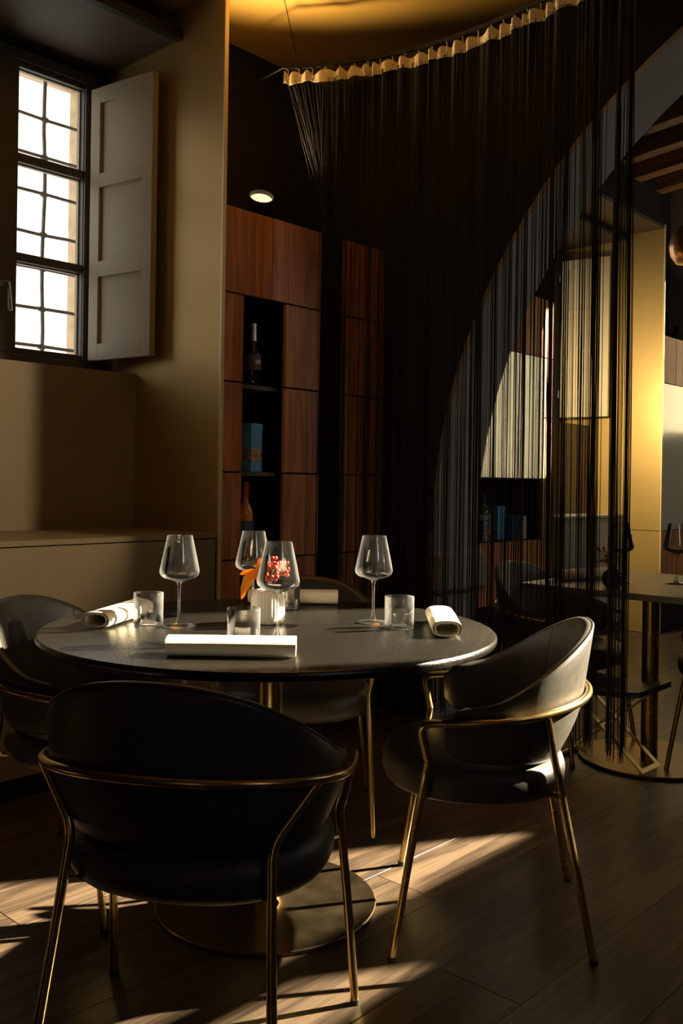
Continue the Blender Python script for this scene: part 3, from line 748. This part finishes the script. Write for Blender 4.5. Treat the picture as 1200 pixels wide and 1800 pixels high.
# ------------------------------------------------------------------ round table
tx, ty = vw(TCX, TCY); TZ = .74
t = thing('round_table', 'round black stone table on a brass pedestal', 'table', (tx, ty, 0))
RT = .600
prof = [(0,.716),(RT-.010,.716),(RT-.004,.718),(RT-.0005,.723),(RT,.728),(RT-.0005,.733),(RT-.004,.738),(RT-.009,TZ),(0,TZ)]
MB().lathe(prof, 128).build('table_top', M['table'], t, True, 30)
MB().lathe([(0,.0),(.292,.0),(.294,.003),(.294,.010),(.291,.013),(0,.013)], 96).build('base_plate', M['brass_dark'], t, True, 30)
MB().lathe([(0,.013),(.036,.013),(.036,.690),(0,.690)], 40).build('pedestal', M['brass'], t, True, 30)
MB().lathe([(0,.672),(.041,.672),(.041,.7155),(0,.7155)], 40).build('collar', M['brass'], t, True, 30)
# square table under the arch
t2x, t2y = 3.72, 1.66
t = thing('square_table', 'square brown stone table under the arch behind the curtain', 'table', (t2x, t2y, 0))
bx('table_top', M['table_2'], 3.22-t2x, 4.06-t2x, 1.24-t2y, 1.985-t2y, .716, .74, t, .002)
MB().lathe([(0,.0),(.285,.0),(.287,.003),(.287,.010),(.284,.013),(0,.013)], 72).build('base_plate', M['brass_dark'], t, True, 30)
MB().lathe([(0,.013),(.034,.013),(.034,.7155),(0,.7155)], 32).build('pedestal', M['brass'], t, True, 30)

# ------------------------------------------------------------------ tableware
def wine_glass(name):
    o_ = [(0,.0),(.0455,.0),(.0465,.0012),(.044,.0028),(.020,.0055),(.0085,.009),(.0078,.014),(.0048,.020),(.0036,.032),(.0034,.075),(.0040,.108),(.0075,.117),(.022,.1235),(.041,.1295),(.0495,.1365),(.0524,.1455),(.0508,.156),(.0445,.187),(.0382,.216),(.0330,.2405)]
    i_ = [(.0332,.2415),(.0322,.2412),(.0373,.2160),(.0436,.187),(.0498,.156),(.0513,.1460),(.0485,.1377),(.0400,.1308),(.020,.1250),(.007,.1195),(0,.1185)]
    return MB().lathe(o_+i_, 56)
def tumbler_mb():
    return MB().lathe([(0,0),(.036,0),(.0385,.002),(.039,.006),(.0395,.0845),(.039,.0855),(.0383,.0855),(.0380,.0845),(.0376,.012),(.036,.009),(0,.008)], 48)
gm = None
for pos, lab in [((-.425, 2.47), 'tall wine glass on the left, beside the left tumbler'), ((-.150, 2.265), 'tall wine glass at the front, beside the front napkin'),
                 ((-.255, 2.735), 'tall wine glass at the back, behind the white vase'), ((.093, 2.585), 'tall wine glass on the right, beside the right tumbler')]:
    x, y = vw(*pos)
    if gm is None: o = wine_glass('wine_glass').build('wine_glass', M['glass'], None, True, 60); gm = o.data
    else: o = link('wine_glass', gm, M['glass'])
    o.location = (x, y, TZ+.0005); tag(o, lab, 'wine glass', 'wine glasses on the round table')
tm = None
for pos, lab in [((-.512, 2.50), 'low water tumbler next to the left rolled napkin'), ((-.228, 2.225), 'low water tumbler behind the front rolled napkin'),
                 ((-.160, 2.845), 'low water tumbler before the back rolled napkin'), ((.160, 2.50), 'low water tumbler next to the right rolled napkin')]:
    x, y = vw(*pos)
    if tm is None: o = tumbler_mb().build('water_tumbler', M['glass'], None, True, 60); tm = o.data
    else: o = link('water_tumbler', tm, M['glass'])
    o.location = (x, y, TZ+.0005); tag(o, lab, 'tumbler', 'water tumblers on the round table')
def napkin_mb(L=.285):
    mb = MB(); turns = 1.75; N_ = 64; pth = []
    for k in range(N_+1):
        a = 2*PI*turns*k/N_; f = 1-.30*k/N_
        c, s_ = math.cos(a-.9), math.sin(a-.9)
        x = .040*f*math.copysign(abs(c)**.72, c); z = .0205*f*math.copysign(abs(s_)**.78, s_)
        pth.append(Vector((x, z)))
    th = .0018
    outl = []
    for k, p in enumerate(pth):
        d = (pth[min(k+1, N_)]-pth[max(k-1, 0)]).normalized(); nn = Vector((d.y, -d.x)); outl.append((p+nn*th, p-nn*th))
    ys = [-L/2, -L/2+.004, -L/6, L/6, L/2-.004, L/2]
    for jy, y in enumerate(ys):
        for (a, b) in outl:
            w_ = 1+.02*math.sin(9*y+a.x*30)
            for q in (a, b): mb.v.append((q.x*w_+.002*math.sin(y*14), y, q.y*w_+.0224))
    W_ = 2*(N_+1)
    for j in range(len(ys)-1):
        for k in range(N_):
            a, b = j*W_+2*k, (j+1)*W_+2*k
            mb.f.append((a, a+2, b+2, b)); mb.f.append((a+1, b+1, b+3, a+3))
        for k in (0, N_): mb.f.append((j*W_+2*k, j*W_+2*k+1, (j+1)*W_+2*k+1, (j+1)*W_+2*k))
    for j in (0, len(ys)-1):
        for k in range(N_): a = j*W_+2*k; mb.f.append((a, a+1, a+3, a+2))
    return mb
nm = None
for pos, d, lab in [((-.238, 2.075), (1, .02), 'rolled cream napkin at the front edge of the round table'), ((-.605, 2.555), (.19, 1), 'rolled cream napkin at the left of the round table'),
                    ((.275, 2.495), (.02, 1), 'rolled cream napkin at the right of the round table'), ((-.148, 2.985), (1, .0), 'rolled cream napkin at the back of the round table')]:
    x, y = vw(*pos); dd = vw(*d)
    if nm is None: o = napkin_mb().build('rolled_napkin', M['linen'], None, True, 70); nm = o.data
    else: o = link('rolled_napkin', nm, M['linen'])
    o.location = (x, y, TZ+.0005); o.rotation_euler.z = math.atan2(dd[1], dd[0])-PI/2
    tag(o, lab, 'napkin', 'rolled napkins on the round table')
# vase with a sprig
vx, vy = vw(-.196, 2.555)
t = thing('fluted_vase', 'small white fluted vase in the middle of the round table', 'vase', (vx, vy, TZ+.0005))
flute = lambda q, z: 1+(.030*abs(math.sin(q*14))-.015)*(1 if .022 < z < .088 else 0)
MB().lathe([(0,0),(.036,0),(.042,.003),(.045,.012),(.0462,.022),(.0465,.024),(.0468,.045),(.0462,.065),(.0435,.080),(.038,.087),(.030,.092),(.022,.094),(.018,.094),(.017,.085),(.03,.06),(.03,.015),(0,.012)], 224, mod=flute).build('vase_body', M['ceramic'], t, True, 80)
fs = thing('berry_sprig', 'sprig of red berries with amber petals in the white vase', 'flowers', (vx, vy, TZ+.05))
def cx(dx, dy, z): a = vw(dx, dy); return Vector((a[0], a[1], z))
st = MB(); br = MB()
rnd = random.Random(5)
root = cx(0, 0, .0)
hub = cx(.005, -.015, .075)
st.tube([root, cx(.002, -.004, .045), hub], .0016, 6)
for k in range(64):
    a = rnd.uniform(0, 2*PI); rr = rnd.uniform(.008, .042)
    c = cx(.015+rr*math.cos(a)*1.0, -.012+rr*math.sin(a)*.8, .098+rnd.uniform(-.036, .040)*(1-rr/.075))
    st.tube([hub, hub.lerp(c, .5)+Vector((0,0,.006)), c], .0007, 4)
    bm = bmesh.new(); bmesh.ops.create_icosphere(bm, subdivisions=2, radius=rnd.uniform(.0045, .0062), matrix=Matrix.Translation(c)); br.add_bm(bm); bm.free()
st.build('stems', M['stem'], fs, True)
b_ = br.build('berries', M['berry'], fs, True); b_['kind'] = 'stuff'
def petal(mid, wid, mat, parent, th=.0012):
    mb = MB(); n = len(mid)
    for k, (p, w_) in enumerate(zip(mid, wid)):
        t_ = (mid[min(k+1, n-1)]-mid[max(k-1, 0)]).normalized(); sd = t_.cross(cx(0, -1, .2).normalized()).normalized(); nn = sd.cross(t_)
        for s_, c in ((-1, .25), (-.5, .06), (0, 0), (.5, .06), (1, .25)): mb.v.append(tuple(p+sd*w_*s_+nn*w_*c))
        for s_, c in ((-1, .25), (-.5, .06), (0, 0), (.5, .06), (1, .25)): mb.v.append(tuple(p+sd*w_*s_*.98+nn*(w_*c-th)))
    for k in range(n-1):
        a, b = k*10, (k+1)*10
        for i in range(4): mb.f.append((a+i, a+i+1, b+i+1, b+i)); mb.f.append((a+5+i, b+5+i, b+6+i, a+6+i))
        mb.f.append((a, b, b+5, a+5)); mb.f.append((a+4, a+9, b+9, b+4))
    mb.f.append((0, 5, 6, 7, 8, 9, 4, 3, 2, 1)); e_ = (n-1)*10; mb.f.append((e_, e_+1, e_+2, e_+3, e_+4, e_+9, e_+8, e_+7, e_+6, e_+5))
    return mb.build('petal', mat, parent, True)
petal([cx(-.012,-.012,.062), cx(-.035,-.02,.088), cx(-.052,-.024,.070), cx(-.064,-.026,.045), cx(-.070,-.027,.018)], [.006, .015, .016, .010, .002], M['leaf'], fs)
petal([cx(-.008,-.010,.066), cx(-.022,-.012,.098), cx(-.018,-.012,.122), cx(-.006,-.012,.132)], [.006, .014, .011, .002], M['leaf'], fs)
petal([cx(-.012,-.010,.064), cx(-.045,-.012,.092), cx(-.066,-.014,.088), cx(-.076,-.015,.084)], [.005, .009, .007, .002], M['leaf'], fs)
# square table ware
z2 = TZ+.0005
for (x, y), lab in [((3.543, 1.712), 'wine glass behind the curtain end on the square table'), ((3.682, 1.540), 'wine glass at the right edge on the square table')]:
    o = link('wine_glass', gm, M['glass'], None, (x, y, z2)); tag(o, lab, 'wine glass', 'wine glasses on the square table')
o = link('rolled_napkin', nm, M['linen'], None, (3.547, 1.885, z2), 0.0); tag(o, 'rolled cream napkin seen through the strings on square table', 'napkin')
o.rotation_euler.z = math.atan2(-.075, .233)-PI/2
vx2, vy2 = 3.325, 1.638
o = MB().lathe([(0,0),(.022,0),(.034,.012),(.041,.03),(.040,.046),(.030,.062),(.016,.072),(.014,.082),(.017,.088),(.012,.088),(.010,.075),(.02,.05),(.02,.02),(0,.012)], 40).build('round_vase', M['black_ceramic'], None, True, 60, (vx2, vy2, z2))
tag(o, 'small round black vase on the square table', 'vase')
fs2 = thing('berry_sprig', 'dark red berry sprig with lime leaf on the square table', 'flowers', (vx2, vy2, z2+.03))
st = MB(); br = MB(); hub = Vector((0, 0, .075)); st.tube([(0,0,.0), hub], .0014, 5)
for k in range(40):
    c = cx(-.045+rnd.uniform(-.055, .05), rnd.uniform(-.02, .02), .09+rnd.uniform(-.028, .035))
    st.tube([hub, c], .0006, 4)
    bm = bmesh.new(); bmesh.ops.create_icosphere(bm, subdivisions=1, radius=rnd.uniform(.004, .006), matrix=Matrix.Translation(c)); br.add_bm(bm); bm.free()
st.build('stems', M['stem'], fs2, True); b_ = br.build('berries', M['berry'], fs2, True); b_['kind'] = 'stuff'
petal([cx(.004,-.006,.068), cx(.02,-.01,.085), cx(.034,-.012,.092), cx(.046,-.012,.085)], [.004, .014, .014, .003], M['leaf_lime'], fs2)

# ------------------------------------------------------------------ folding bag stool
sxc, syc = 3.555, 1.762
t = thing('bag_stool', 'low folding bag stool with crossed flat gold legs, slate seat', 'stool', (sxc, syc, 0))
def flat_loop(y_top, y_bot, xo, w_):
    """rectangular loop of flat bar lying in a sloping plane"""
    mb = MB(); zt, zb = .318, .004; th, bw = .006, .022
    d = Vector((0, y_bot-y_top, zb-zt)); L_ = d.length; d.normalize(); nn = Vector((0, -d.z, d.y))
    o0 = Vector((xo, y_top, zt))
    def bar(a0, a1, x0_, x1_):
        i = len(mb.v)
        for s_ in (-th/2, th/2):
            for (a, x) in ((a0, x0_), (a1, x0_), (a1, x1_), (a0, x1_)): mb.v.append(tuple(o0+d*a+Vector((x, 0, 0))+nn*s_))
        mb.f.extend([(i,i+1,i+2,i+3),(i+4,i+7,i+6,i+5),(i,i+4,i+5,i+1),(i+1,i+5,i+6,i+2),(i+2,i+6,i+7,i+3),(i+3,i+7,i+4,i)])
    bar(0, L_, -w_/2, -w_/2+bw); bar(0, L_, w_/2-bw, w_/2); bar(0, bw, -w_/2+bw, w_/2-bw); bar(L_-bw*1.3, L_, -w_/2+bw, w_/2-bw)
    return mb
flat_loop(.17, -.195, 0, .165).build('crossed_frame', M['brass_pale'], t); flat_loop(-.17, .195, 0, .205).build('crossed_frame', M['brass_pale'], t)
MB().tube([(-.115, .0, .162), (.115, .0, .162)], .005, 8).build('pivot_pin', M['steel'], t, True)
mb = MB(); n = 12
for k in range(n+1):
    y = -.20+.40*k/n; z = .330-.018*(1-(y/.20)**2)
    for x in (-.145, .145): mb.v += [(x, y, z+.011), (x, y, z-.011)]
for k in range(n):
    a, b = 4*k, 4*(k+1); mb.f += [(a, b, b+2, a+2), (a+1, a+3, b+3, b+1), (a, a+1, b+1, b), (a+2, b+2, b+3, a+3)]
mb.f += [(0, 2, 3, 1), (4*n, 4*n+1, 4*n+3, 4*n+2)]
mb.build('seat', M['leather_blue'], t, True, 40)

# ------------------------------------------------------------------ string curtain on its curved rail
ZR = 2.93
ctrl = [(2.835, 2.975), (2.92, 2.846), (3.003, 2.672), (3.053, 2.507), (3.088, 2.321), (3.094, 2.10), (3.080, 1.928), (3.060, 1.75), (3.035, 1.58), (3.0, 1.425), (2.97, 1.31)]
def spl(s):
    n = len(ctrl)-1; q = min(max(s, 0), .99999)*n; i = int(q); f = q-i
    P = [Vector(ctrl[max(0, min(n, i+k))]) for k in (-1, 0, 1, 2)]
    return .5*((2*P[1])+(-P[0]+P[2])*f+(2*P[0]-5*P[1]+4*P[2]-P[3])*f*f+(-P[0]+3*P[1]-3*P[2]+P[3])*f**3)
def spn(s):
    d = spl(min(1, s+.004))-spl(max(0, s-.004)); return Vector((d.y, -d.x)).normalized()
rt = thing('curtain_rail', 'black curved curtain rail hung below the gold ceiling', 'curtain rail', (ctrl[5][0], ctrl[5][1], ZR))
mb = MB(); n = 60
O = Vector((ctrl[5][0], ctrl[5][1], ZR))
for k in range(n+1):
    p = spl(k/n); nn = spn(k/n)
    for o_ in (-.006, .006):
        q = p+nn*o_
        for z in (.010, .026): mb.v.append((q.x-O.x, q.y-O.y, z))
for k in range(n):
    a, b = 4*k, 4*k+4; mb.f += [(a, b, b+1, a+1), (a+2, a+3, b+3, b+2), (a, a+2, b+2, b), (a+1, b+1, b+3, a+3)]
mb.f += [(0, 1, 3, 2), (4*n, 4*n+2, 4*n+3, 4*n+1)]
mb.build('track', M['rail'], rt)
for s in (.72, .86, .97):
    p = spl(s); MB().tube([(p.x-O.x, p.y-O.y, .034), (p.x-O.x, p.y-O.y, ZC-ZR)], .004, 8).build('drop_rod', M['rail'], rt, True)
p = spl(0); MB().tube([(p.x-O.x, p.y-O.y, .018), (p.x-O.x+.05, YB-O.y, .018)], .004, 8).build('wall_bracket', M['rail'], rt, True)
cu = thing('string_curtain', 'black string curtain with pleated cream heading across the arch', 'curtain', (O.x, O.y, 0))
def pleat(s): 
    ph = s*2*PI*30+1.6*math.sin(s*31)+.9*math.sin(s*83)
    return ph, .011*math.sin(ph)+.006*math.sin(.53*ph+1)
SEND = .902
mb = MB(); n = 520
for k in range(n+1):
    s = SEND*k/n; p = spl(s); nn = spn(s); ph, d = pleat(s); p = p+nn*d
    zt = ZR-.010-.006*math.sin(ph+2.2); zb = ZR-.054-.004*math.sin(ph+.6)-.005*math.sin(s*60)
    q = p+nn*.0012
    mb.v += [(p.x-O.x, p.y-O.y, zt), (p.x-O.x, p.y-O.y, zb), (q.x-O.x, q.y-O.y, zt), (q.x-O.x, q.y-O.y, zb)]
for k in range(n):
    a, b = 4*k, 4*k+4; mb.f += [(a, b, b+1, a+1), (a+2, a+3, b+3, b+2), (a, a+2, b+2, b), (a+1, b+1, b+3, a+3)]
mb.build('heading_tape', M['tape'], cu, True, 60)
hk = None
for k in range(27):
    s = SEND*(k+.5)/27; p = spl(s)
    if hk is None:
        hk = MB().tube(fillet([(0,0,-.030), (.003,0,.004), (0,.002,.012), (-.003,0,.002)], .003), .0022, 6).build('hook', M['tape'], cu, True); o = hk
    else: o = link('hook', hk.data, M['tape'], cu)
    o.location = (p.x-O.x, p.y-O.y, ZR)
# strings: clumped, slightly wavy, in two loose layers; the first ones are drawn aside past the cabinet edge
rs = random.Random(3)
mb = MB()
def string(s, jitter, r, z_end, drawn=None):
    p = spl(s); nn = spn(s); _, d = pleat(s); top = p+nn*d
    e_ = p+nn*(d*1.15+jitter)
    if drawn is not None: e_ = spl(drawn)+spn(drawn)*jitter*1.6
    ph = rs.uniform(0, 6.28); am = rs.uniform(0, .004)
    zs_ = [ZR-.040, ZR-.35, ZR-.62, 1.9, 1.2, .6, z_end]
    pts = []
    for z in zs_:
        f = min(1, max(0, (ZR-.055-z)/(.62 if drawn is not None else .9))); f = f if drawn is not None else f*f*(3-2*f)
        q = top.lerp(e_, f); t_ = Vector((-nn.y, nn.x))*am*math.sin(ph+z*2.2); q = q+t_
        pts.append((q.x-O.x, q.y-O.y, z))
    mb.tube(pts, r, 3, cap=False)
def dens(s): return .5+.5*math.sin(s*170+2*math.sin(s*41))*math.sin(s*61+1)
for k in range(26): string(rs.uniform(.01, .11), rs.uniform(-.02, .02), rs.uniform(.0006, .0009), .2+rs.uniform(-.03, .03), drawn=rs.uniform(.115, .15))
for k in range(62): string(rs.uniform(.112, .168), rs.gauss(0, .016), rs.uniform(.001, .0016), .2+rs.uniform(-.03, .03))
cnt = 0
while cnt < 300:
    s = rs.uniform(.165, SEND)
    if rs.random() > dens(s)*(1.0 if not .27 < s < .48 else 2): continue
    string(s, rs.gauss(0, .010), rs.uniform(.0010, .0018), .205+rs.uniform(-.035, .04)); cnt += 1
for c_ in (.695, .712, .722, .786, .856, .866, .893):
    for k in range(12): string(min(SEND, c_+rs.gauss(0, .0030)), rs.gauss(0, .008), rs.uniform(.001, .0018), .21+rs.uniform(-.035, .05))
for c_ in [rs.uniform(.2, .9) for _ in range(26)]:
    for k in range(rs.randint(2, 5)): string(min(SEND, max(.2, c_+rs.gauss(0, .0014))), rs.gauss(0, .005), rs.uniform(.001, .0018), .21+rs.uniform(-.035, .05))
so_ = mb.build('strings', M['string'], cu, True, 180); so_['kind'] = 'stuff'
